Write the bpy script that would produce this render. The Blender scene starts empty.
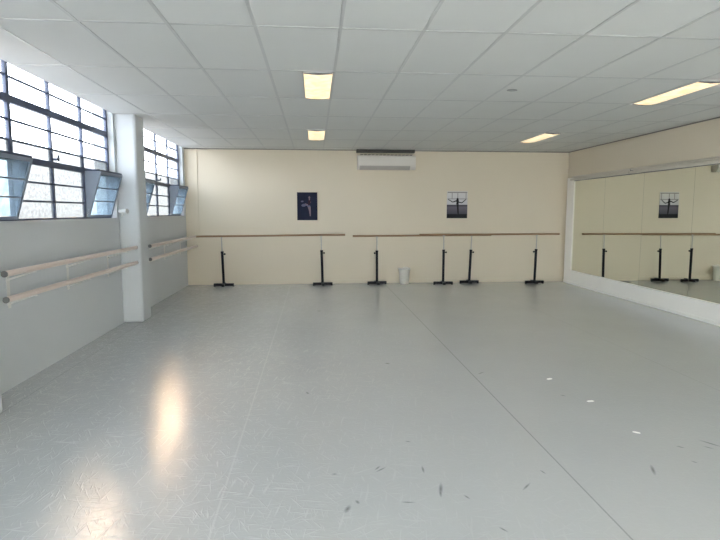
import bpy, bmesh, math, random
from mathutils import Vector, Matrix
random.seed(7)
C = bpy.context.scene.collection
S = bpy.context.scene
PI = math.pi

# ------------------------------------------------------------------ camera
CAM_H = 1.543
cp, cy, cr = 0.1074, 0.0836, 0.0005
fw = Vector((math.sin(cy)*math.cos(cp), math.cos(cy)*math.cos(cp), -math.sin(cp)))
rt = Vector((math.cos(cy), -math.sin(cy), 0.0))
up = rt.cross(fw)
rt2 = rt*math.cos(cr) + up*math.sin(cr)
up2 = up*math.cos(cr) - rt*math.sin(cr)
cd = bpy.data.cameras.new('camera')
cd.sensor_width = 36.0
cd.lens = 542.28/720*36.0
cd.clip_start = 0.05
cam = bpy.data.objects.new('camera', cd)
cam.matrix_world = Matrix(((rt2.x, up2.x, -fw.x, 0), (rt2.y, up2.y, -fw.y, 0), (rt2.z, up2.z, -fw.z, CAM_H), (0, 0, 0, 1)))
C.objects.link(cam)
S.camera = cam

# ------------------------------------------------------------------ light and exposure
EXPOSURE = 0.98
SKY = 21.0
S.view_settings.view_transform = 'Standard'
S.view_settings.look = 'None'
S.view_settings.exposure = EXPOSURE
S.view_settings.gamma = 1.0
S.view_settings.use_curve_mapping = False
S.cycles.max_bounces = 12
S.cycles.diffuse_bounces = 8
S.cycles.glossy_bounces = 6
S.cycles.transparent_max_bounces = 12
S.cycles.sample_clamp_indirect = 4.0
S.cycles.use_denoising = True

world = bpy.data.worlds.new('sky')
S.world = world
world.use_nodes = True
wn, wl = world.node_tree.nodes, world.node_tree.links
wn.clear()
w_out = wn.new('ShaderNodeOutputWorld')
w_bg = wn.new('ShaderNodeBackground')
w_tc = wn.new('ShaderNodeTexCoord')
w_sx = wn.new('ShaderNodeSeparateXYZ')
w_cr = wn.new('ShaderNodeValToRGB')
w_mr = wn.new('ShaderNodeMapRange')
w_mr.inputs[1].default_value = -1.0
w_mr.inputs[2].default_value = 1.0
wl.new(w_tc.outputs['Generated'], w_sx.inputs[0])
wl.new(w_sx.outputs['Z'], w_mr.inputs[0])
wl.new(w_mr.outputs[0], w_cr.inputs[0])
wl.new(w_cr.outputs[0], w_bg.inputs[0])
wl.new(w_bg.outputs[0], w_out.inputs[0])
w_bg.inputs[1].default_value = SKY
world.cycles.sampling_method = 'MANUAL'
world.cycles.sample_map_resolution = 512
# low sun behind haze and textured glass: a wide soft warm disc
sl = bpy.data.lights.new('hazy_sun', 'SUN'); sl.energy = 6.8; sl.angle = math.radians(28); sl.color = (1.0, 0.60, 0.26)
so = bpy.data.objects.new('hazy_sun', sl); C.objects.link(so)
g_az, g_el = math.radians(-21), math.radians(15)
sd = Vector((math.sin(g_az)*math.cos(g_el), math.cos(g_az)*math.cos(g_el), math.sin(g_el)))
so.rotation_euler = sd.to_track_quat('Z', 'Y').to_euler(); so.location = sd*30
els = w_cr.color_ramp.elements
els[0].position = 0.0; els[0].color = (0.06, 0.065, 0.07, 1)
els[1].position = 1.0; els[1].color = (0.2, 0.25, 0.33, 1)
for pos, col in ((0.48, (0.08, 0.085, 0.09, 1)), (0.505, (0.15, 0.16, 0.17, 1)), (0.53, (0.17, 0.18, 0.195, 1)), (0.545, (0.32, 0.34, 0.37, 1)), (0.62, (0.29, 0.33, 0.38, 1)), (0.75, (0.24, 0.27, 0.31, 1))):
    e = els.new(pos); e.color = col

# fill light added at an invented frosted window behind the camera
fl = bpy.data.lights.new('front_fill', 'AREA'); fl.shape = 'RECTANGLE'; fl.size = 5.4; fl.size_y = 2.1
fl.energy = 420; fl.color = (1.0, 0.97, 0.91)
flo = bpy.data.objects.new('front_fill', fl); C.objects.link(flo)
flo.location = (1.6, -3.75, 1.2); flo.rotation_euler = (PI/2, 0, 0)

def portal(y0, y1, z0, z1, x):
    l = bpy.data.lights.new('daylight_portal', 'AREA')
    l.shape = 'RECTANGLE'; l.size = z1-z0; l.size_y = y1-y0
    l.cycles.is_portal = True
    o = bpy.data.objects.new('daylight_portal', l)
    o.location = (x, (y0+y1)/2, (z0+z1)/2)
    o.rotation_euler = (0, -PI/2, 0)      # shines towards +X
    C.objects.link(o)

# ------------------------------------------------------------------ node material helpers
def mat(name, col, rough=0.6, metal=0.0, var=0.0, vscale=5.0, bump=0.0, bscale=60.0, spec=0.5, emis=None, es=0.0, trans=0.0):
    m = bpy.data.materials.new(name); m.use_nodes = True
    n, l = m.node_tree.nodes, m.node_tree.links
    b = n['Principled BSDF']
    b.inputs['Base Color'].default_value = (*col, 1)
    b.inputs['Roughness'].default_value = rough
    b.inputs['Metallic'].default_value = metal
    b.inputs['Specular IOR Level'].default_value = spec
    if trans: b.inputs['Transmission Weight'].default_value = trans
    tc = n.new('ShaderNodeTexCoord')
    if var:
        nz = n.new('ShaderNodeTexNoise'); nz.inputs['Scale'].default_value = vscale; nz.inputs['Detail'].default_value = 5
        mx = n.new('ShaderNodeMix'); mx.data_type = 'RGBA'
        mx.inputs[6].default_value = (*[max(0, c*(1-var)) for c in col], 1)
        mx.inputs[7].default_value = (*[min(1, c*(1+var)) for c in col], 1)
        l.new(tc.outputs['Object'], nz.inputs['Vector'])
        l.new(nz.outputs['Fac'], mx.inputs[0]); l.new(mx.outputs[2], b.inputs['Base Color'])
    if bump:
        nb = n.new('ShaderNodeTexNoise'); nb.inputs['Scale'].default_value = bscale; nb.inputs['Detail'].default_value = 4
        bp = n.new('ShaderNodeBump'); bp.inputs['Strength'].default_value = bump; bp.inputs['Distance'].default_value = 0.01
        l.new(tc.outputs['Object'], nb.inputs['Vector'])
        l.new(nb.outputs['Fac'], bp.inputs['Height']); l.new(bp.outputs[0], b.inputs['Normal'])
    if emis:
        b.inputs['Emission Color'].default_value = (*emis, 1); b.inputs['Emission Strength'].default_value = es
    return m

def wood_mat(name, a, bcol, rough=0.45, axis=0):
    m = mat(name, a, rough)
    n, l = m.node_tree.nodes, m.node_tree.links
    b = n['Principled BSDF']; tc = n['Texture Coordinate']
    mp = n.new('ShaderNodeMapping')
    sc = [60, 60, 60]; sc[axis] = 2.5
    mp.inputs['Scale'].default_value = sc
    nz = n.new('ShaderNodeTexNoise'); nz.inputs['Scale'].default_value = 1.0; nz.inputs['Detail'].default_value = 4
    mx = n.new('ShaderNodeMix'); mx.data_type = 'RGBA'
    mx.inputs[6].default_value = (*a, 1); mx.inputs[7].default_value = (*bcol, 1)
    l.new(tc.outputs['Object'], mp.inputs[0]); l.new(mp.outputs[0], nz.inputs['Vector'])
    l.new(nz.outputs['Fac'], mx.inputs[0]); l.new(mx.outputs[2], b.inputs['Base Color'])
    return m

WALL = (0.665, 0.592, 0.472)
M = {}
M['wall'] = mat('cream_wall_paint', WALL, 0.75, var=0.025, vscale=1.3, bump=0.05, bscale=35)
M['wall_left'] = mat('white_wall_paint', (0.565, 0.585, 0.60), 0.7, var=0.03, vscale=1.5, bump=0.08, bscale=30)
M['tile'] = mat('ceiling_tile', (0.69, 0.69, 0.67), 0.9, var=0.03, vscale=1.8, bump=0.05, bscale=150)
M['tbar'] = mat('ceiling_bar_enamel', (0.52, 0.52, 0.51), 0.35)
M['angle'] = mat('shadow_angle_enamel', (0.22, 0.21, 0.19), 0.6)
M['white_trim'] = mat('white_trim_paint', (0.90, 0.865, 0.80), 0.45, var=0.02, vscale=3)
M['black'] = mat('black_powdercoat', (0.008, 0.009, 0.013), 0.5, var=0.2, vscale=20, spec=0.2)
M['steel_grey'] = mat('satin_steel_tube', (0.42, 0.41, 0.39), 0.35, 0.6)
M['cap_grey'] = mat('grey_end_cap', (0.16, 0.16, 0.16), 0.5)
M['rail_wood'] = wood_mat('varnished_beech', (0.22, 0.13, 0.065), (0.33, 0.21, 0.11), 0.4, 0)
M['wall_rail_wood'] = wood_mat('pale_ash_wood', (0.62, 0.50, 0.44), (0.74, 0.64, 0.58), 0.35, 1)
M['window_steel'] = mat('navy_steel_paint', (0.035, 0.05, 0.10), 0.4, var=0.1, vscale=9)
M['sash_steel'] = mat('blue_grey_steel_paint', (0.20, 0.235, 0.30), 0.45, var=0.05, vscale=9)
M['bracket'] = mat('white_bracket_enamel', (0.70, 0.69, 0.66), 0.4)
M['plastic'] = mat('white_plastic', (0.80, 0.78, 0.75), 0.35)
M['plastic_shade'] = mat('grey_louvre_plastic', (0.42, 0.39, 0.36), 0.5)
M['ac_plastic'] = mat('aged_white_plastic', (0.70, 0.66, 0.61), 0.5)
M['rail_paint'] = mat('cream_rail_paint', (0.66, 0.61, 0.53), 0.5, var=0.02, vscale=3)
M['sensor'] = mat('sensor_grey', (0.36, 0.36, 0.35), 0.5)
M['dark_gap'] = mat('dark_gap_shade', (0.07, 0.068, 0.06), 0.8)
M['bin'] = mat('frosted_bin_plastic', (0.76, 0.73, 0.66), 0.45)
M['paper'] = mat('white_tape', (0.85, 0.85, 0.83), 0.6)
M['mirror'] = mat('mirror_silver', (0.86, 0.88, 0.80), 0.004, 1.0)
M['mirror_edge'] = mat('mirror_edge_glass', (0.10, 0.11, 0.09), 0.3)

def glass_mat(name, tint, dim, dim2, transl, scale=40):
    m = bpy.data.materials.new(name); m.use_nodes = True
    n, l = m.node_tree.nodes, m.node_tree.links
    n.clear()
    out = n.new('ShaderNodeOutputMaterial')
    tr = n.new('ShaderNodeBsdfTransparent'); tl = n.new('ShaderNodeBsdfTranslucent'); gl = n.new('ShaderNodeBsdfGlossy')
    gl.inputs['Roughness'].default_value = 0.15
    tc = n.new('ShaderNodeTexCoord'); nz = n.new('ShaderNodeTexNoise')
    nz.inputs['Scale'].default_value = scale; nz.inputs['Detail'].default_value = 3
    l.new(tc.outputs['Object'], nz.inputs['Vector'])
    cr_ = n.new('ShaderNodeValToRGB')
    cr_.color_ramp.elements[0].position = 0.35; cr_.color_ramp.elements[1].position = 0.65
    cr_.color_ramp.elements[0].color = (*[t*dim for t in tint], 1); cr_.color_ramp.elements[1].color = (*[t*dim2 for t in tint], 1)
    l.new(nz.outputs['Fac'], cr_.inputs[0]); l.new(cr_.outputs[0], tr.inputs[0]); l.new(cr_.outputs[0], tl.inputs[0])
    m1 = n.new('ShaderNodeMixShader'); m1.inputs[0].default_value = transl
    l.new(tr.outputs[0], m1.inputs[1]); l.new(tl.outputs[0], m1.inputs[2])
    m2 = n.new('ShaderNodeMixShader'); m2.inputs[0].default_value = 0.04
    l.new(m1.outputs[0], m2.inputs[1]); l.new(gl.outputs[0], m2.inputs[2])
    l.new(m2.outputs[0], out.inputs[0])
    return m
M['glass'] = glass_mat('clear_glass', (1, 1, 1), 0.95, 0.98, 0.05, 8)
M['glass_fill'] = glass_mat('frosted_fill_glass', (0.98, 1.0, 1.0), 0.75, 0.80, 0.85, 12)
M['glass_reeded'] = glass_mat('textured_obscure_glass', (0.99, 1.0, 0.98), 0.34, 0.43, 0.2, 28)
M['glass_hopper'] = glass_mat('blue_textured_glass', (0.84, 0.95, 1.0), 0.42, 0.50, 0.12, 14)

def diffuser_mat():
    m = bpy.data.materials.new('lit_prismatic_diffuser'); m.use_nodes = True
    n, l = m.node_tree.nodes, m.node_tree.links
    b = n['Principled BSDF']; b.inputs['Base Color'].default_value = (0.8, 0.75, 0.6, 1)
    tc = n.new('ShaderNodeTexCoord'); nz = n.new('ShaderNodeTexNoise'); nz.inputs['Scale'].default_value = 11; nz.inputs['Detail'].default_value = 3
    cr_ = n.new('ShaderNodeValToRGB')
    cr_.color_ramp.elements[0].position = 0.34; cr_.color_ramp.elements[0].color = (0.82, 0.52, 0.22, 1)
    cr_.color_ramp.elements[1].position = 0.62; cr_.color_ramp.elements[1].color = (1.0, 0.86, 0.58, 1)
    l.new(tc.outputs['Object'], nz.inputs['Vector']); l.new(nz.outputs['Fac'], cr_.inputs[0])
    l.new(cr_.outputs[0], b.inputs['Emission Color'])
    b.inputs['Emission Strength'].default_value = 0.53
    return m
M['diffuser'] = diffuser_mat()
M['tube'] = mat('fluorescent_tube', (0.9, 0.85, 0.7), 0.4, emis=(1.0, 0.9, 0.66), es=2.6)

# floor vinyl ------------------------------------------------------
def floor_mat():
    m = bpy.data.materials.new('grey_dance_vinyl'); m.use_nodes = True
    n, l = m.node_tree.nodes, m.node_tree.links
    b = n['Principled BSDF']
    tc = n.new('ShaderNodeTexCoord')
    def math_(op, a, c=None, clamp=False):
        q = n.new('ShaderNodeMath'); q.operation = op; q.use_clamp = clamp
        for i, v in enumerate((a, c)):
            if v is None: continue
            if isinstance(v, (int, float)): q.inputs[i].default_value = v
            else: l.new(v, q.inputs[i])
        return q.outputs[0]
    sx = n.new('ShaderNodeSeparateXYZ'); l.new(tc.outputs['Object'], sx.inputs[0])
    # broad wear
    nz = n.new('ShaderNodeTexNoise'); nz.inputs['Scale'].default_value = 0.8; nz.inputs['Detail'].default_value = 6; nz.inputs['Roughness'].default_value = 0.6
    l.new(tc.outputs['Object'], nz.inputs['Vector'])
    mx = n.new('ShaderNodeMix'); mx.data_type = 'RGBA'
    mx.inputs[6].default_value = (0.45, 0.465, 0.47, 1); mx.inputs[7].default_value = (0.51, 0.525, 0.53, 1)
    l.new(nz.outputs['Fac'], mx.inputs[0])
    col = mx.outputs[2]
    # thin shoe scratches running in many directions
    scr = None
    for k, (ang, s1, s2, th) in enumerate(((12, 4.4, 52, .67), (58, 4.8, 60, .68), (101, 4.0, 50, .67), (148, 5.2, 66, .68), (80, 7, 76, .68), (170, 6, 70, .68))):
        vr = n.new('ShaderNodeMapping'); vr.inputs['Rotation'].default_value = (0, 0, math.radians(ang)); vr.inputs['Location'].default_value = (k*3.1, k*1.7, 0)
        mp = n.new('ShaderNodeMapping'); mp.inputs['Scale'].default_value = (s1, s2, 1)
        t = n.new('ShaderNodeTexNoise'); t.noise_dimensions = '2D'; t.inputs['Scale'].default_value = 1.0; t.inputs['Detail'].default_value = 1.0; t.inputs['Distortion'].default_value = 0.15
        l.new(tc.outputs['Object'], vr.inputs[0]); l.new(vr.outputs[0], mp.inputs[0]); l.new(mp.outputs[0], t.inputs['Vector'])
        v = math_('SUBTRACT', t.outputs['Fac'], th); v = math_('MULTIPLY', v, 9.0, True)
        scr = v if scr is None else math_('MAXIMUM', scr, v)
    # the scratching is heaviest on the window side of the room
    wm = n.new('ShaderNodeTexNoise'); wm.noise_dimensions = '2D'; wm.inputs['Scale'].default_value = 0.45; wm.inputs['Detail'].default_value = 2
    l.new(tc.outputs['Object'], wm.inputs['Vector'])
    side = math_('MULTIPLY', math_('SUBTRACT', 1.6, sx.outputs['X']), 0.28, True)
    side = math_('MULTIPLY', math_('ADD', side, 0.12), math_('ADD', wm.outputs['Fac'], 0.4), True)
    scr = math_('MULTIPLY', scr, side)
    ms = n.new('ShaderNodeMix'); ms.data_type = 'RGBA'; ms.inputs[7].default_value = (0.74, 0.75, 0.75, 1)
    l.new(math_('MULTIPLY', scr, 0.42), ms.inputs[0]); l.new(col, ms.inputs[6]); col = ms.outputs[2]
    # welded seams between the vinyl rolls
    for X, w, c, a in ((-0.5125, 0.006, (0.62, 0.63, 0.63, 1), 0.4), (1.487, 0.005, (0.19, 0.20, 0.20, 1), 0.5), (-2.41, 0.004, (0.25, 0.26, 0.26, 1), 0.35), (3.487, 0.004, (0.25, 0.26, 0.26, 1), 0.25)):
        d = math_('ABSOLUTE', math_('SUBTRACT', sx.outputs['X'], X))
        k = math_('MULTIPLY', math_('LESS_THAN', d, w), a)
        mm = n.new('ShaderNodeMix'); mm.data_type = 'RGBA'; mm.inputs[7].default_value = c
        l.new(k, mm.inputs[0]); l.new(col, mm.inputs[6]); col = mm.outputs[2]
    # single dark heel scuffs: x, y, angle, half length, half width
    scuffs = SCUFFS
    acc = None
    for (x, y, a, hl, hw) in scuffs:
        mp = n.new('ShaderNodeMapping'); mp.vector_type = 'TEXTURE'
        mp.inputs['Location'].default_value = (x, y, 0); mp.inputs['Rotation'].default_value = (0, 0, a); mp.inputs['Scale'].default_value = (hl, hw, 1)
        l.new(tc.outputs['Object'], mp.inputs[0])
        ln = n.new('ShaderNodeVectorMath'); ln.operation = 'LENGTH'; l.new(mp.outputs[0], ln.inputs[0])
        v = math_('SUBTRACT', 1.0, ln.outputs['Value'], True)
        acc = v if acc is None else math_('MAXIMUM', acc, v)
    if acc is not None:
        mm = n.new('ShaderNodeMix'); mm.data_type = 'RGBA'; mm.inputs[7].default_value = (0.10, 0.11, 0.11, 1)
        l.new(math_('MULTIPLY', acc, 0.75, True), mm.inputs[0]); l.new(col, mm.inputs[6]); col = mm.outputs[2]
    l.new(col, b.inputs['Base Color'])
    r = math_('ADD', math_('MULTIPLY', nz.outputs['Fac'], 0.05), 0.20)
    r = math_('ADD', r, math_('MULTIPLY', scr, 0.01))
    l.new(r, b.inputs['Roughness'])
    bp = n.new('ShaderNodeBump'); bp.inputs['Strength'].default_value = 0.5; bp.inputs['Distance'].default_value = 0.004
    fn = n.new('ShaderNodeTexNoise'); fn.inputs['Scale'].default_value = 38; fn.inputs['Detail'].default_value = 3
    l.new(tc.outputs['Object'], fn.inputs['Vector'])
    l.new(math_('ADD', math_('MULTIPLY', scr, 0.7), math_('MULTIPLY', fn.outputs['Fac'], 0.55)), bp.inputs['Height']); l.new(bp.outputs[0], b.inputs['Normal'])
    b.inputs['Specular IOR Level'].default_value = 0.7
    b.inputs['Coat Weight'].default_value = 0.30
    b.inputs['Coat Roughness'].default_value = 0.19
    return m

# positions on the floor are worked out from where each mark lies in the room
def floor_pt(px, py, z=0.0):
    d = rt2*((px-360)/542.28) + up2*((270-py)/542.28) + fw
    t = (z-CAM_H)/d.z
    return d.x*t, d.y*t
SCUFFS = []
for x0, y0, x1, y1, w in ((345, 513, 350, 505, .018), (356, 500, 359, 504, .012), (441, 483, 440.5, 495, .014), (401, 502, 415, 502.5, .008),
                          (376, 472, 386, 467, .008), (333, 474, 336, 474, .01), (422, 466, 424, 473, .009), (651, 465, 655, 475, .014),
                          (699, 440, 722, 447, .012), (703, 446, 714, 449, .008), (523, 490, 530, 483, .009), (499, 527, 508, 532, .008),
                          (464, 495, 470, 499, .008), (676, 446, 685, 448, .01), (440, 489, 441, 497, .01), (306, 392, 309, 394, .014),
                          (385, 363, 390, 364, .02), (405, 441, 411, 442, .008), (478, 374, 484, 372, .01), (691, 461, 698, 463, .008),
                          (540, 470, 546, 474, .007), (375, 470, 380, 466, .008), (317, 311, 321, 311, .03), (560, 395, 566, 396, .01)):
    a = floor_pt(x0, y0); c = floor_pt(x1, y1)
    SCUFFS.append(((a[0]+c[0])/2, (a[1]+c[1])/2, math.atan2(c[1]-a[1], c[0]-a[0]), max(.02, math.hypot(c[0]-a[0], c[1]-a[1])*.6), w))
M['floor'] = floor_mat()

# ------------------------------------------------------------------ mesh helpers
def obj(name, bm, m, parent=None, loc=(0, 0, 0), bevel=0.0, smooth=False):
    me = bpy.data.meshes.new(name)
    bmesh.ops.recalc_face_normals(bm, faces=bm.faces)
    bm.to_mesh(me); bm.free()
    if smooth:
        for p in me.polygons: p.use_smooth = True
    for mm in (m if isinstance(m, (list, tuple)) else [m]): me.materials.append(mm)
    o = bpy.data.objects.new(name, me); C.objects.link(o)
    o.location = loc
    if parent is not None: o.parent = parent
    if bevel:
        b = o.modifiers.new('bevel', 'BEVEL'); b.width = bevel; b.segments = 3; b.limit_method = 'ANGLE'; b.angle_limit = math.radians(40)
    return o

def box(bm, x0, x1, y0, y1, z0, z1, mi=0):
    vs = [bm.verts.new((x, y, z)) for x in (x0, x1) for y in (y0, y1) for z in (z0, z1)]
    for f in ((0, 1, 3, 2), (4, 6, 7, 5), (0, 4, 5, 1), (2, 3, 7, 6), (0, 2, 6, 4), (1, 5, 7, 3)):
        bm.faces.new([vs[i] for i in f]).material_index = mi
    return vs

def hexa(bm, pts, mi=0):
    """eight corners ordered like box()"""
    vs = [bm.verts.new(p) for p in pts]
    for f in ((0, 1, 3, 2), (4, 6, 7, 5), (0, 4, 5, 1), (2, 3, 7, 6), (0, 2, 6, 4), (1, 5, 7, 3)):
        bm.faces.new([vs[i] for i in f]).material_index = mi

def tube(bm, a, b, r, r2=None, seg=16, cap=True, mi=0):
    a = Vector(a); b = Vector(b); d = (b-a).normalized(); r2 = r if r2 is None else r2
    u = d.orthogonal().normalized(); v = d.cross(u)
    A = []; B = []
    for k in range(seg):
        t = 2*PI*k/seg; e = u*math.cos(t)+v*math.sin(t)
        A.append(bm.verts.new(a+e*r)); B.append(bm.verts.new(b+e*r2))
    for k in range(seg):
        bm.faces.new((A[k], A[(k+1) % seg], B[(k+1) % seg], B[k])).material_index = mi
    if cap:
        bm.faces.new(A[::-1]).material_index = mi; bm.faces.new(B).material_index = mi

def lathe(bm, prof, seg=32, sx=1.0, sy=1.0):
    rings = []
    for r, z in prof:
        rings.append([bm.verts.new((r*sx*math.cos(2*PI*k/seg), r*sy*math.sin(2*PI*k/seg), z)) for k in range(seg)])
    for i in range(len(rings)-1):
        for k in range(seg):
            bm.faces.new((rings[i][k], rings[i][(k+1) % seg], rings[i+1][(k+1) % seg], rings[i+1][k]))
    return rings

def prism(bm, poly, axis, a, b, mi=0):
    """extrude a 2D polygon along an axis between a and b"""
    def P(p, t):
        if axis == 'y': return (p[0], t, p[1])
        if axis == 'x': return (t, p[0], p[1])
        return (p[0], p[1], t)
    A = [bm.verts.new(P(p, a)) for p in poly]; B = [bm.verts.new(P(p, b)) for p in poly]
    n = len(poly)
    for k in range(n): bm.faces.new((A[k], A[(k+1) % n], B[(k+1) % n], B[k])).material_index = mi
    bm.faces.new(A[::-1]).material_index = mi; bm.faces.new(B).material_index = mi

def thing(name, label, cat, loc=(0, 0, 0), group=None):
    o = bpy.data.objects.new(name, None); C.objects.link(o)
    o.location = loc; o['label'] = label; o['category'] = cat
    o.empty_display_size = 0.1
    if group: o['group'] = group
    return o
def tag(o, label, cat, group=None):
    o['label'] = label; o['category'] = cat
    if group: o['group'] = group
    return o
def struct(o, label=None):
    o['kind'] = 'structure'
    if label: o['label'] = label
    return o
NB = bmesh.new

# ------------------------------------------------------------------ room shell
XL, XR, YF, YB, H = -2.66, 5.54, -3.6, 11.59, 2.837
WIN_X = -2.75
SILL, HEAD = 1.452, 2.955
OPENINGS = [(-3.30, -0.12), (0.57, 3.75), (4.44, 7.62), (8.29, 11.44)]

bm = NB(); box(bm, XL-.3, XR+.3, YF-.2, YB+.2, -0.12, 0.0)
struct(obj('floor', bm, M['floor']), 'pale grey vinyl dance floor with scuffs and welded seams')

bm = NB()
box(bm, XL-.26, XL, YF-.2, YB+.2, 0.0, SILL)
box(bm, XL-.26, XL, YF-.2, YB+.2, HEAD, 3.2)
prev = YF-.2
for a, b in OPENINGS + [(YB+.2, None)]:
    box(bm, XL-.26, XL, prev, a, SILL, HEAD)
    prev = b
wl_ = struct(obj('wall_left', bm, M['wall_left']), 'white painted wall with steel windows and pillars')
for k, (a, b) in enumerate(((0.0, 0.38), (3.82, 4.25), (7.68, 8.07))):
    bm = NB(); box(bm, XL-.01, -2.39, a, b, 0.0, H+.05)
    obj('pillar', bm, M['wall_left'], wl_, bevel=0.035)
    # shallow swelling of plaster at the foot of the pillar
bm = NB(); box(bm, XL-.3, XR+.3, YB, YB+.2, 0, 3.2)
struct(obj('wall_back', bm, M['wall']), 'cream wall behind the free standing barres')
bm = NB(); box(bm, XR, XR+.2, YF, YB, 0, 3.2)
struct(obj('wall_right', bm, M['wall']), 'cream wall carrying the mirrors')
bm = NB()     # wall behind the camera; its wide opening is added to admit fill light
DX0, DX1, DZ = -1.2, 4.4, 2.3
box(bm, XL-.3, DX0, YF-.2, YF, 0, 3.2); box(bm, DX1, XR+.3, YF-.2, YF, 0, 3.2); box(bm, DX0, DX1, YF-.2, YF, DZ, 3.2); box(bm, DX0, DX1, YF-.2, YF, 0, .1)
struct(obj('wall_front', bm, M['wall']))

# ceiling: tiles in one slab, exposed grid bars as its child
CX0, CY0 = -2.2038, 4.0114
bm = NB(); box(bm, XL, XR+.1, YF-.1, YB+.1, H, H+.12)
ceil = struct(obj('ceiling', bm, M['tile']), 'white suspended tile ceiling')
bm = NB()
x = CX0
while x < XR:
    box(bm, x-.012, x+.012, YF, YB, H-.004, H+.002); x += .6
x0 = CX0
y = CY0 - 1.2*6
while y < YB:
    if y > YF: box(bm, XL, XR, y-.012, y+.012, H-.0035, H+.002)
    y += 1.2
obj('ceiling_grid_bar', bm, M['tbar'], ceil)
# dark wall angle round the ceiling
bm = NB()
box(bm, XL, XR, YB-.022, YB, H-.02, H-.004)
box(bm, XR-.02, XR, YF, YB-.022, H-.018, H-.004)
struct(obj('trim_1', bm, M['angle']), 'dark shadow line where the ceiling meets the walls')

# white skirting strip on the far wall, flush and shallow
bm = NB(); box(bm, XL+.001, XR-.06, YB-.008, YB, 0, 0.085)
struct(obj('baseboard_back', bm, M['wall'], bevel=.003))

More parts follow.
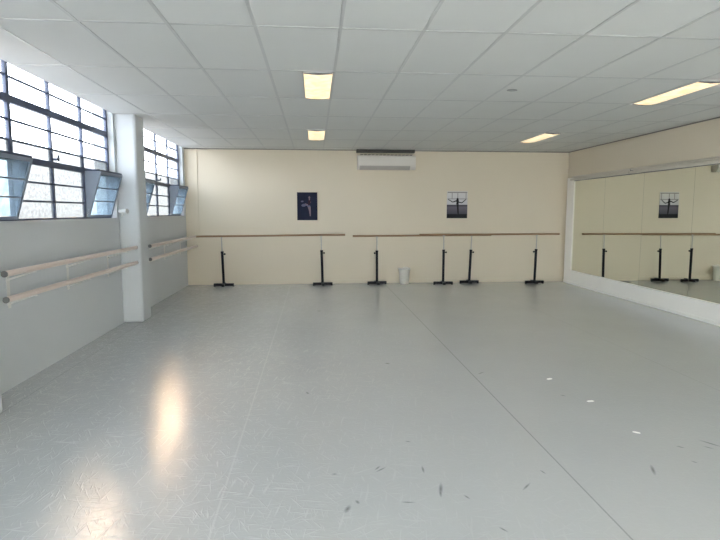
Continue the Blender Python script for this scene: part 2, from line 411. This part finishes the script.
# ------------------------------------------------------------------ windows
ROWS = [1.455, 1.642, 1.826, 2.03, 2.19, 2.372, 2.555, 2.757, 2.945]
def window(idx, y0, y1):
    root = bpy.data.objects.new('window_%d' % idx, None); C.objects.link(root)
    root.location = (WIN_X, (y0+y1)/2, SILL); struct(root, 'steel framed window with small panes')
    L = lambda bm_: bmesh.ops.translate(bm_, verts=bm_.verts, vec=-Vector(root.location))
    w = (y1-y0-.08)/4
    ys = [y0+.04+w*k for k in range(5)]
    t = .018
    bm = NB()
    box(bm, WIN_X-t, WIN_X+t, y0, ys[0], SILL, HEAD); box(bm, WIN_X-t, WIN_X+t, ys[4], y1, SILL, HEAD)
    box(bm, WIN_X-t, WIN_X+t, ys[0], ys[4], SILL, ROWS[0]+.02); box(bm, WIN_X-t, WIN_X+t, ys[0], ys[4], ROWS[-1]-.02, HEAD)
    for k in (1, 2, 3):
        hw = .024 if k == 1 else .015
        box(bm, WIN_X-t, WIN_X+t, ys[k]-hw, ys[k]+hw, SILL, HEAD)
    for z, hz in ((ROWS[3], .03), (ROWS[6], .034)):
        box(bm, WIN_X-t-.004, WIN_X+t+.004, ys[0], ys[4], z-hz, z+hz)
    L(bm); obj('window_frame', bm, M['window_steel'], root)
    bm = NB()
    for i, z in enumerate(ROWS[1:-1], 1):
        if i in (3, 6): continue
        if i < 3: box(bm, WIN_X-.009, WIN_X+.009, ys[1], ys[3], z-.009, z+.009)
        else: box(bm, WIN_X-.009, WIN_X+.009, ys[0], ys[4], z-.010, z+.010)
    L(bm); obj('glazing_bar', bm, M['window_steel'], root)
    bm = NB(); box(bm, WIN_X-.003, WIN_X+.003, ys[0], ys[4], ROWS[4], ROWS[-1])
    L(bm); obj('clear_pane', bm, M['glass'], root)
    bm = NB(); box(bm, WIN_X-.003, WIN_X+.003, ys[1], ys[3], ROWS[0], ROWS[3]); box(bm, WIN_X-.003, WIN_X+.003, ys[0], ys[4], ROWS[3], ROWS[4]-.001)
    L(bm); g = obj('obscure_pane', bm, M['glass_reeded'], root); g['label'] = 'textured obscured glass'
    # sill board
    bm = NB(); box(bm, WIN_X-.05, XL+.012, y0+.002, y1-.002, SILL-.012, SILL+.004)
    L(bm); obj('window_sill', bm, M['wall_left'], root, bevel=.003)
    # fastener on the middle mullion
    bm = NB(); tube(bm, (WIN_X+.02, ys[2], 2.085), (WIN_X+.06, ys[2], 2.085), .012); tube(bm, (WIN_X+.05, ys[2], 2.085), (WIN_X+.06, ys[2]+.05, 2.10), .010); tube(bm, (WIN_X+.058, ys[2]+.048, 2.13), (WIN_X+.058, ys[2]+.048, 2.07), .008)
    L(bm); obj('window_catch', bm, M['window_steel'], root)
    # bottom hung hopper sashes leaning into the room, with sheet metal cheeks
    zt = ROWS[3]-.005; zb = ROWS[0]+.02; lean = .165
    for a, b in ((ys[0], ys[1]), (ys[3], ys[4])):
        a += .012; b -= .012
        def P(y, s, off=0.0):      # s 0..1 up the sash
            d = Vector((lean, 0, zt-zb)).normalized(); nrm = Vector((d.z, 0, -d.x))
            v = Vector((WIN_X+.02, y, zb)) + Vector((lean*s, 0, (zt-zb)*s)) + nrm*off
            return v
        def slab(bm_, ya, yb, s0, s1, t0, t1):
            hexa(bm_, [P(ya, s0, t0), P(ya, s1, t0), P(yb, s0, t0), P(yb, s1, t0), P(ya, s0, t1), P(ya, s1, t1), P(yb, s0, t1), P(yb, s1, t1)])
        bm = NB()
        slab(bm, a, a+.035, 0, 1, 0, .022); slab(bm, b-.035, b, 0, 1, 0, .022)
        slab(bm, a+.035, b-.035, .94, 1, 0, .022); slab(bm, a+.035, b-.035, 0, .05, 0, .022)
        L(bm); sash = obj('hopper_sash', bm, M['sash_steel'], root)
        bm = NB()
        for s in (.36, .65): slab(bm, a+.035, b-.035, s-.012, s+.012, .004, .018)
        L(bm); obj('sash_bar', bm, M['sash_steel'], sash)
        bm = NB(); slab(bm, a+.035, b-.035, .05, .94, .008, .012)
        L(bm); obj('sash_pane', bm, M['glass_hopper'], sash)
        for yy in (a, b-.004):
            bm = NB()
            tri = [(WIN_X+.018, zb), (WIN_X+.018, zt), (WIN_X+.02+lean, zt)]
            prism(bm, tri, 'y', yy, yy+.004)
            L(bm); obj('sash_cheek', bm, M['sash_steel'], sash)
        # top stay bar back to the transom
        bm = NB()
        box(bm, WIN_X+.018, WIN_X+.02+lean+.01, a, a+.02, zt-.002, zt+.018); box(bm, WIN_X+.018, WIN_X+.02+lean+.01, b-.02, b, zt-.002, zt+.018)
        box(bm, WIN_X+lean, WIN_X+.02+lean+.012, a, b, zt-.002, zt+.018)
        L(bm); obj('stay_bar', bm, M['window_steel'], sash)
    portal(y0, y1, SILL, HEAD, WIN_X-.25)
for i, (a, b) in enumerate(OPENINGS):
    window(i+1, a, b)

bm = NB(); box(bm, DX0, DX1, YF-.103, YF-.097, .1, DZ)  # invented frosted glazing, unseen, that softens the added fill
fw_ = struct(obj('window_5', bm, M['glass_fill']), 'wide frosted window added behind the camera for fill light')
bm = NB()
for k in range(6): box(bm, DX0+(DX1-DX0-.05)*k/5, DX0+(DX1-DX0-.05)*k/5+.05, YF-.13, YF-.07, .1, DZ)
obj('mullion', bm, M['window_steel'], fw_)

# ------------------------------------------------------------------ right wall: mirrors, surround, rail
MX = 5.485           # mirror face
MY1 = 11.16
joints = [11.16, 9.94, 8.72, 7.50, 6.28, 5.06, 3.84]
bm = NB()
box(bm, MX-.02, XR, MY1, 11.46, 0, 2.26)                     # upright beyond the last mirror
box(bm, MX-.02, XR, 1.2, MY1, 0, 0.292)                      # board under the mirrors
box(bm, MX+.008, XR, 1.2, MY1, 0.292, 2.26)                  # backing
struct(obj('trim_2', bm, M['white_trim'], bevel=.004), 'white painted surround under and beside the mirrors')
bm = NB(); box(bm, MX-.034, MX-.0205, 1.2, 11.46, 0, 0.055)
struct(obj('baseboard_right', bm, M['white_trim'], bevel=.004), 'low white skirting under the mirrors')
bm = NB(); box(bm, MX-.028, MX-.0205, 1.2, MY1, 0.262, 0.292)
struct(obj('trim_3', bm, M['white_trim'], bevel=.003), 'narrow white bead under the mirrors')
for i in range(6):
    a, b = joints[i+1]+.002, joints[i]-.002
    rootm = NB(); box(rootm, 0, .006, a-b, 0, 0, 1.889)
    o = obj('wall_mirror', rootm, [M['mirror'], M['mirror_edge']], loc=(MX, b, 0.293))
    for p in o.data.polygons:
        if abs(p.normal.x) < .9: p.material_index = 1
    lab = ['tall frameless wall mirror at the far end beside the back wall corner', 'tall frameless wall mirror second from the far corner, reflecting a plain wall and barre',
           'tall frameless wall mirror reflecting the black and white dancer picture', 'tall frameless wall mirror cut by the right edge of the picture',
           'tall frameless wall mirror nearer than the picture edge', 'tall frameless wall mirror nearest the camera side'][i]
    tag(o, lab, 'mirror', 'mirror panels along the right wall')
# pelmet rail in two lengths with a gap
for k, (a, b) in enumerate(((9.095, 11.25), (1.2, 9.065))):
    bm = NB()
    box(bm, MX-.060, XR, a, b, 2.194, 2.236)
    box(bm, MX+.006, XR, a, b, 2.236, 2.250)
    box(bm, MX-.038, XR, a, b, 2.250, 2.272)
    box(bm, MX+.012, XR, a, b, 2.272, 2.279)
    box(bm, MX-.018, XR, a, b, 2.279, 2.292)
    tr = struct(obj('trim_%d' % (4+k), bm, M['rail_paint'], bevel=.003), 'cream rail above the mirrors')
    bm = NB(); box(bm, MX-.012, MX+.004, a, b, 2.1935-.010, 2.1935)
    obj('mirror_channel', bm, M['cap_grey'], tr)
bm = NB(); box(bm, MX-.03, XR, 9.065, 9.095, 2.19, 2.27)
struct(obj('trim_6', bm, M['cap_grey']), 'dark joint in the rail above the mirrors')

# ------------------------------------------------------------------ double wall barres on the left wall
def wall_barre(y0, y1, zu, zl, label):
    X = -2.44
    r = thing('wall_barre', label, 'barre', (XL, (y0+y1)/2, zl), 'double wooden wall barres')
    off = -Vector(r.location)
    for z in (zu, zl):
        bm = NB(); tube(bm, (X, y0+.012, z), (X, y1-.012, z), .0245, seg=24)
        bmesh.ops.translate(bm, verts=bm.verts, vec=off); rail = obj('rail', bm, M['wall_rail_wood'], r, smooth=False)
        for e0, e1 in ((y0, y0+.012), (y1-.012, y1)):
            bm = NB(); tube(bm, (X, e0, z), (X, e1, z), .0255, seg=24)
            bmesh.ops.translate(bm, verts=bm.verts, vec=off); obj('end_cap', bm, M['cap_grey'], rail)
    n = 3
    for k in range(n):
        y = y0+.45+(y1-y0-.9)*k/(n-1)
        bm = NB()
        for z in (zu, zl):
            tube(bm, (XL, y, z-.10), (X, y, z-.025), .008, seg=10)
            tube(bm, (XL+.004, y, z-.10), (XL, y, z-.10), .03, seg=16)
            box(bm, X-.02, X+.02, y-.015, y+.015, z-.034, z-.026)
        box(bm, XL, XL+.006, y-.02, y+.02, zl-.14, zu-.06)
        bmesh.ops.translate(bm, verts=bm.verts, vec=off); obj('bracket', bm, M['bracket'], r)
wall_barre(4.46, 7.655, 1.05, 0.843, 'double pale wooden wall barre below the nearer left window')
wall_barre(8.28, 11.46, 1.03, 0.832, 'double pale wooden wall barre below the far window, reaching the back corner')

# ------------------------------------------------------------------ portable barres
def portable_barre(label, y, rx0, rx1, rz0, rz1, stands, foot_tint=None):
    xm = (rx0+rx1)/2
    r = thing('portable_barre', label, 'barre', (xm, y, 0), 'free standing barres along the back wall')
    bm = NB(); tube(bm, (rx0-xm, 0, rz0), (rx1-xm, 0, rz1), .0205, seg=20)
    obj('rail', bm, M['rail_wood'], r)
    for fx, tx, ks, ang in stands:
        zt = rz0+(rz1-rz0)*(tx-rx0)/(rx1-rx0)
        F = Vector((fx-xm, 0, 0)); T = Vector((tx-xm, 0, zt-.02))
        f = lambda s: F.lerp(T, s)
        bm = NB(); tube(bm, f(.03), f(.70), .026, seg=16); tube(bm, f(.685), f(.715), .030, seg=16)
        u = obj('upright', bm, M['black'], r)
        bm = NB(); tube(bm, f(.705), f(1.0), .0115, seg=12)
        box(bm, T.x-.03, T.x+.03, -.012, .012, T.z-.004, T.z+.003)
        e = obj('extension_tube', bm, M['steel_grey'], u)
        bm = NB(); p = f(.66); tube(bm, p, p+Vector((ks*.045, -.004, 0)), .007); tube(bm, p+Vector((ks*.04, -.004, 0)), p+Vector((ks*.065, -.006, 0)), .020, .017)
        obj('knob', bm, M['black'], u)
        bm = NB()
        ca, sa = math.cos(ang), math.sin(ang)
        def bar(L_, W_, z0, z1, rot):
            c, s_ = math.cos(rot), math.sin(rot)
            pts = []
            for xx in (-L_, L_):
                for yy in (-W_, W_):
                    for zz in (z0, z1): pts.append((F.x+xx*c-yy*s_, xx*s_+yy*c, zz))
            hexa(bm, pts)
        bar(.205, .026, .012, .066, ang); bar(.15, .026, .012, .065, ang+PI/2)
        for kx in (-.19, .19):
            bar_c = (F.x+kx*ca, kx*sa)
            tube(bm, (bar_c[0], bar_c[1], 0), (bar_c[0], bar_c[1], .016), .02, seg=12)
        obj('foot', bm, M['black'], u, bevel=.004)
portable_barre('free standing barre on the left of the back wall, apart from the other two', 11.30, -2.40, .635, 1.035, 1.062,
               ((-1.875, -1.90, 1, 0.0), (.163, .135, 1, 0.05)))
portable_barre('middle free standing barre, its darker rail end nearest the white bin', 11.385, .80, 3.78, 1.03, 1.045,
               ((1.318, 1.312, -1, .12), (3.32, 3.355, 1, -.03)))
portable_barre('free standing barre nearest the mirrors, its rail overlapping the middle one', 11.245, 2.19, 5.23, 1.06, 1.066,
               ((2.715, 2.715, 1, -.04), (4.715, 4.735, -1, .03)))

# ------------------------------------------------------------------ ceiling light fittings
def ceiling_light(x0, y0, label):
    r = thing('ceiling_light', label, 'ceiling light', (x0+.15, y0+.6, H), 'recessed fluorescent ceiling lights')
    bm = NB(); w, d = .15, .6
    for a in (-1, 1):
        box(bm, a*w-(0 if a < 0 else .014), a*w+(.014 if a < 0 else 0), -d, d, -.012, -.001)
        box(bm, -w, w, a*d-(0 if a < 0 else .02), a*d+(.02 if a < 0 else 0), -.012, -.001)
    obj('frame', bm, M['tbar'], r)
    bm = NB()
    pr = [(-w+.014, -.002), (-w+.02, -.014), (-.06, -.022), (0, -.024), (.06, -.022), (w-.02, -.014), (w-.014, -.002)]
    prism(bm, pr, 'y', -d+.05, d-.05)
    obj('diffuser', bm, M['diffuser'], r)
    for a in (-1, 1):
        bm = NB()
        prism(bm, [(-w+.014, -.002), (-w+.02, -.0145), (0, -.025), (w-.02, -.0145), (w-.014, -.002)], 'y', a*(d-.02), a*(d-.05))
        obj('end_cap', bm, M['cap_grey'], r)
LX1, LX2 = CX0+.6*3.5, CX0+.6*10
R1, R4 = CY0+1.2, CY0+1.2*4
ceiling_light(LX1, R1, 'lit recessed light in the middle of the ceiling, nearer the camera')
ceiling_light(LX1, R4, 'lit recessed light near the air conditioner, farther from the camera')
ceiling_light(LX2, R1, 'long lit recessed light above the mirror side, nearer the camera')
ceiling_light(LX2, R4, 'lit recessed light near the back wall on the mirror side')
ceiling_light(LX1, R1-3.6, 'recessed light overhead behind the camera, middle row')
ceiling_light(LX2, R1-3.6, 'recessed light overhead behind the camera, mirror row')
ceiling_light(LX1, R1-7.2, 'recessed light at the rear of the room, middle row')
ceiling_light(LX2, R1-7.2, 'recessed light at the rear of the room, mirror row')

# smoke sensor plate / small vent on a tile
bm = NB(); lathe(bm, [(0, 0), (.05, 0), (.052, -.006), (.04, -.009), (0, -.010)], 24, 1.1, .8)
tag(obj('ceiling_sensor', bm, M['sensor'], loc=(2.12, 5.82, H)), 'small flat grey sensor on a ceiling tile', 'sensor')

# ------------------------------------------------------------------ air conditioner
ac = thing('air_conditioner', 'white split system air conditioner high on the back wall', 'air conditioner', (1.515, YB, 2.412))
w = .61
bm = NB()
prism(bm, [(-0.0, .012), (-.15, 0), (-.20, .05), (-.215, .09), (-.215, .255), (-.19, .295), (0, .31)], 'x', -w, w)
obj('casing', bm, M['ac_plastic'], ac, bevel=.006)
bm = NB(); prism(bm, [(-.217, .085), (-.223, .09), (-.223, .26), (-.217, .265)], 'x', -w+.03, w-.005)
obj('front_panel', bm, M['ac_plastic'], ac, bevel=.003)
bm = NB(); prism(bm, [(-.205, .046), (-.15, -.006), (-.145, .0), (-.20, .052), (-.222, .078), (-.226, .072)], 'x', -w+.04, w-.12)
obj('louvre', bm, M['plastic_shade'], ac)
bm = NB()
for k in range(14): box(bm, -w+.06+k*.08, -w+.12+k*.08, -.18, -.04, .309, .312)
obj('air_intake', bm, M['dark_gap'], ac)
# dark strip painted as the shade between the unit and the ceiling
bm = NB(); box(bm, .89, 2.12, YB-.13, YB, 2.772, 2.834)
tag(obj('ac_gap_shade', bm, M['dark_gap'], bevel=.004), 'dark strip standing for the shade between the air conditioner and the ceiling', 'painted shade')

# ------------------------------------------------------------------ pictures on the back wall
def flat(bm, pts, y0, y1, mi=0): prism(bm, pts, 'y', y0, y1, mi)
def mcol(n, c, r=.6): return mat(n, c, r, spec=.15)
# dark ballet photograph
pw, ph = .425, .585
p1 = thing('dancer_print', 'dark navy photo print of a ballet dancer standing on one leg', 'picture', (-.147, YB, 1.36), 'dance pictures on the back wall')
bm = NB(); box(bm, -pw/2, pw/2, -.018, 0, 0, ph)
obj('panel', bm, mat('night_blue_print', (0.010, 0.013, 0.034), .6, var=.5, vscale=6, spec=.15), p1, bevel=.002)
skin = mcol('print_skin', (.20, .15, .17)); tutu = mcol('print_tulle', (.12, .12, .19)); dark = mcol('print_shadow', (.03, .02, .03))
def ell(cx, cz, rx, rz, n=14, rot=0): return [(cx+rx*math.cos(t)*math.cos(rot)-rz*math.sin(t)*math.sin(rot), cz+rx*math.cos(t)*math.sin(rot)+rz*math.sin(t)*math.cos(rot)) for t in [2*PI*k/n for k in range(n)]]
def limb(a, b, r1, r2):
    a = Vector(a); b = Vector(b); d = (b-a).normalized(); nn = Vector((-d.y, d.x))
    return [tuple(a+nn*r1), tuple(a-nn*r1), tuple(b-nn*r2), tuple(b+nn*r2)]
bm = NB(); Y0, Y1 = -.0205, -.018
flat(bm, ell(.045, .475, .018, .028), Y0, Y1)                 # head
flat(bm, limb((.048, .45), (.045, .42), .010, .012), Y0, Y1)
flat(bm, limb((.04, .285), (.055, .19), .030, .018), Y0, Y1)  # standing leg
flat(bm, limb((.055, .19), (.062, .085), .018, .010), Y0, Y1)
flat(bm, limb((.02, .31), (-.05, .34), .020, .016), Y0, Y1)   # raised leg
flat(bm, limb((.035, .42), (.075, .37), .012, .009), Y0, Y1)  # arm
obj('dancer_figure', bm, skin, p1)
bm = NB()
flat(bm, ell(-.07, .315, .055, .030, rot=.15), -.0212, -.0205)
flat(bm, ell(-.105, .395, .030, .016, rot=.1), -.0212, -.0205)
flat(bm, ell(.03, .30, .035, .022), -.0212, -.0205)
obj('tulle_skirt', bm, tutu, p1)
bm = NB(); flat(bm, [(.02, .42), (.075, .42), (.065, .35), (.05, .31), (.02, .31), (.012, .36)], -.0222, -.0212)
obj('bodice', bm, mcol('print_bodice', (.03, .012, .02)), p1)

# black and white silhouette photograph
pw2, ph2 = .45, .58
p2 = thing('silhouette_print', 'black and white photo print of a dancer with arms spread under a bar', 'picture', (3.075, YB, 1.40), 'dance pictures on the back wall')
pm = bpy.data.materials.new('monochrome_print'); pm.use_nodes = True
n_, l_ = pm.node_tree.nodes, pm.node_tree.links
tc_ = n_.new('ShaderNodeTexCoord'); s_ = n_.new('ShaderNodeSeparateXYZ'); c_ = n_.new('ShaderNodeValToRGB')
l_.new(tc_.outputs['Object'], s_.inputs[0]); mr_ = n_.new('ShaderNodeMapRange'); mr_.inputs[2].default_value = ph2
n_['Principled BSDF'].inputs['Specular IOR Level'].default_value = .15
l_.new(s_.outputs['Z'], mr_.inputs[0]); l_.new(mr_.outputs[0], c_.inputs[0]); l_.new(c_.outputs[0], n_['Principled BSDF'].inputs['Base Color'])
ce = c_.color_ramp.elements
ce[0].position = 0; ce[0].color = (.012, .012, .016, 1); ce[1].position = 1; ce[1].color = (.66, .64, .62, 1)
for pos, col in ((.14, (.012, .012, .016, 1)), (.17, (.07, .065, .085, 1)), (.40, (.13, .12, .15, 1)), (.495, (.05, .045, .06, 1)), (.505, (.55, .53, .57, 1))):
    e = ce.new(pos); e.color = col
bm = NB(); box(bm, -pw2/2, pw2/2, -.016, 0, 0, ph2)
obj('panel', bm, pm, p2, bevel=.002)
sil = mcol('print_black', (.012, .012, .014)); gr = mcol('print_grey', (.30, .28, .28))
bm = NB(); y0, y1 = -.018, -.016
flat(bm, limb((-.215, .553), (.215, .553), .012, .012), y0, y1)
for xx in (-.115, .01, .19): flat(bm, limb((xx, .55), (xx, .42), .008, .008), y0, y1)
flat(bm, limb((-.215, .415), (.215, .415), .008, .008), y0, y1)
obj('printed_bar', bm, gr, p2)
bm = NB(); y0, y1 = -.0195, -.018
flat(bm, ell(.005, .405, .024, .032), y0, y1)
flat(bm, [(-.03, .385), (.04, .385), (.028, .34), (.035, .295), (-.025, .295), (-.018, .34)], y0, y1)
flat(bm, limb((-.02, .375), (-.10, .345), .013, .010), y0, y1); flat(bm, limb((-.10, .345), (-.20, .405), .010, .007), y0, y1)
flat(bm, limb((.03, .345), (.10, .33), .012, .010), y0, y1); flat(bm, limb((.10, .33), (.19, .405), .010, .007), y0, y1)
flat(bm, limb((.012, .30), (.03, .06), .016, .008), y0, y1)
flat(bm, limb((0, .30), (.015, .10), .012, .008), y0, y1)
obj('dancer_silhouette', bm, sil, p2)

# ------------------------------------------------------------------ bin by the back wall
b_ = b_in = thing('plastic_bin', 'small white plastic bin on the floor against the back wall', 'bin', (1.91, 11.43, 0))
bm = NB()
rr = lathe(bm, [(0, .004), (.088, .0), (.094, .008), (.118, .30), (.128, .306), (.128, .32), (.116, .32), (.112, .30), (.088, .014), (0, .012)], 36, 1.0, .9)
obj('body', bm, M['bin'], b_, smooth=True)
bm = NB(); lathe(bm, [(.120, .300), (.131, .303), (.132, .324), (.118, .326), (.114, .305)], 36, 1.0, .9)
obj('rim', bm, M['plastic'], b_, smooth=True)
bm = NB()
prev = None
for k in range(13):
    t = PI*k/12; p = Vector((.07*math.cos(t)+.02, -.02, .318+.032*math.sin(t)))
    if prev is not None: tube(bm, prev, p, .005, seg=8)
    prev = p
obj('bag_edge', bm, M['plastic'], b_)
b_.scale = (1.0, 1.0, 1.04)

# ------------------------------------------------------------------ cable duct in the back-left corner
bm = NB(); box(bm, -2.435, -2.395, YB-.022, YB, 1.10, H-.01)
tag(obj('cable_duct', bm, M['wall'], bevel=.004), 'narrow painted cable duct running down the back wall beside the left corner', 'cable duct')

# ------------------------------------------------------------------ small swivel fitting on the pillar
g_ = thing('wall_spotlight', 'small white swivel fitting on the pillar between the two windows', 'wall fitting', (-2.57, 7.68, 1.53))
bm = NB(); tube(bm, (-.03, -.012, 0), (-.03, .0, 0), .03); tube(bm, (-.03, -.01, 0), (-.02, -.07, .005), .010)
obj('mount', bm, M['bracket'], g_)
bm = NB(); tube(bm, (-.055, -.075, .012), (.055, -.10, .016), .024, .034, seg=20); tube(bm, (.055, -.10, .016), (.062, -.102, .016), .036, .034, seg=20)
obj('head', bm, M['bracket'], g_)
bm = NB(); tube(bm, (.0, -.085, -.01), (-.02, -.08, -.055), .012); 
obj('stem', bm, M['bracket'], g_)

# ------------------------------------------------------------------ tape scraps on the floor
for (px, py, rot, s, lab) in ((549.5, 379, .5, 1.0, 'scrap of white tape on the floor, farthest of the three scraps'),
                              (590.5, 401.3, .2, 1.0, 'scrap of white tape on the floor, middle one of the three'),
                              (636.5, 432.6, -.7, .8, 'scrap of white tape on the floor, nearest of the three')):
    x, y = floor_pt(px, py)
    bm = NB(); prism(bm, [(-.03*s, -.012*s), (.005*s, -.017*s), (.032*s, -.008*s), (.027*s, .015*s), (-.008*s, .019*s), (-.032*s, .009*s)], 'z', 0.0, .0012)
    o = obj('tape_scrap', bm, M['paper'], loc=(x, y, 0.0003)); o.rotation_euler.z = rot
    tag(o, lab, 'tape', 'tape scraps on the floor')
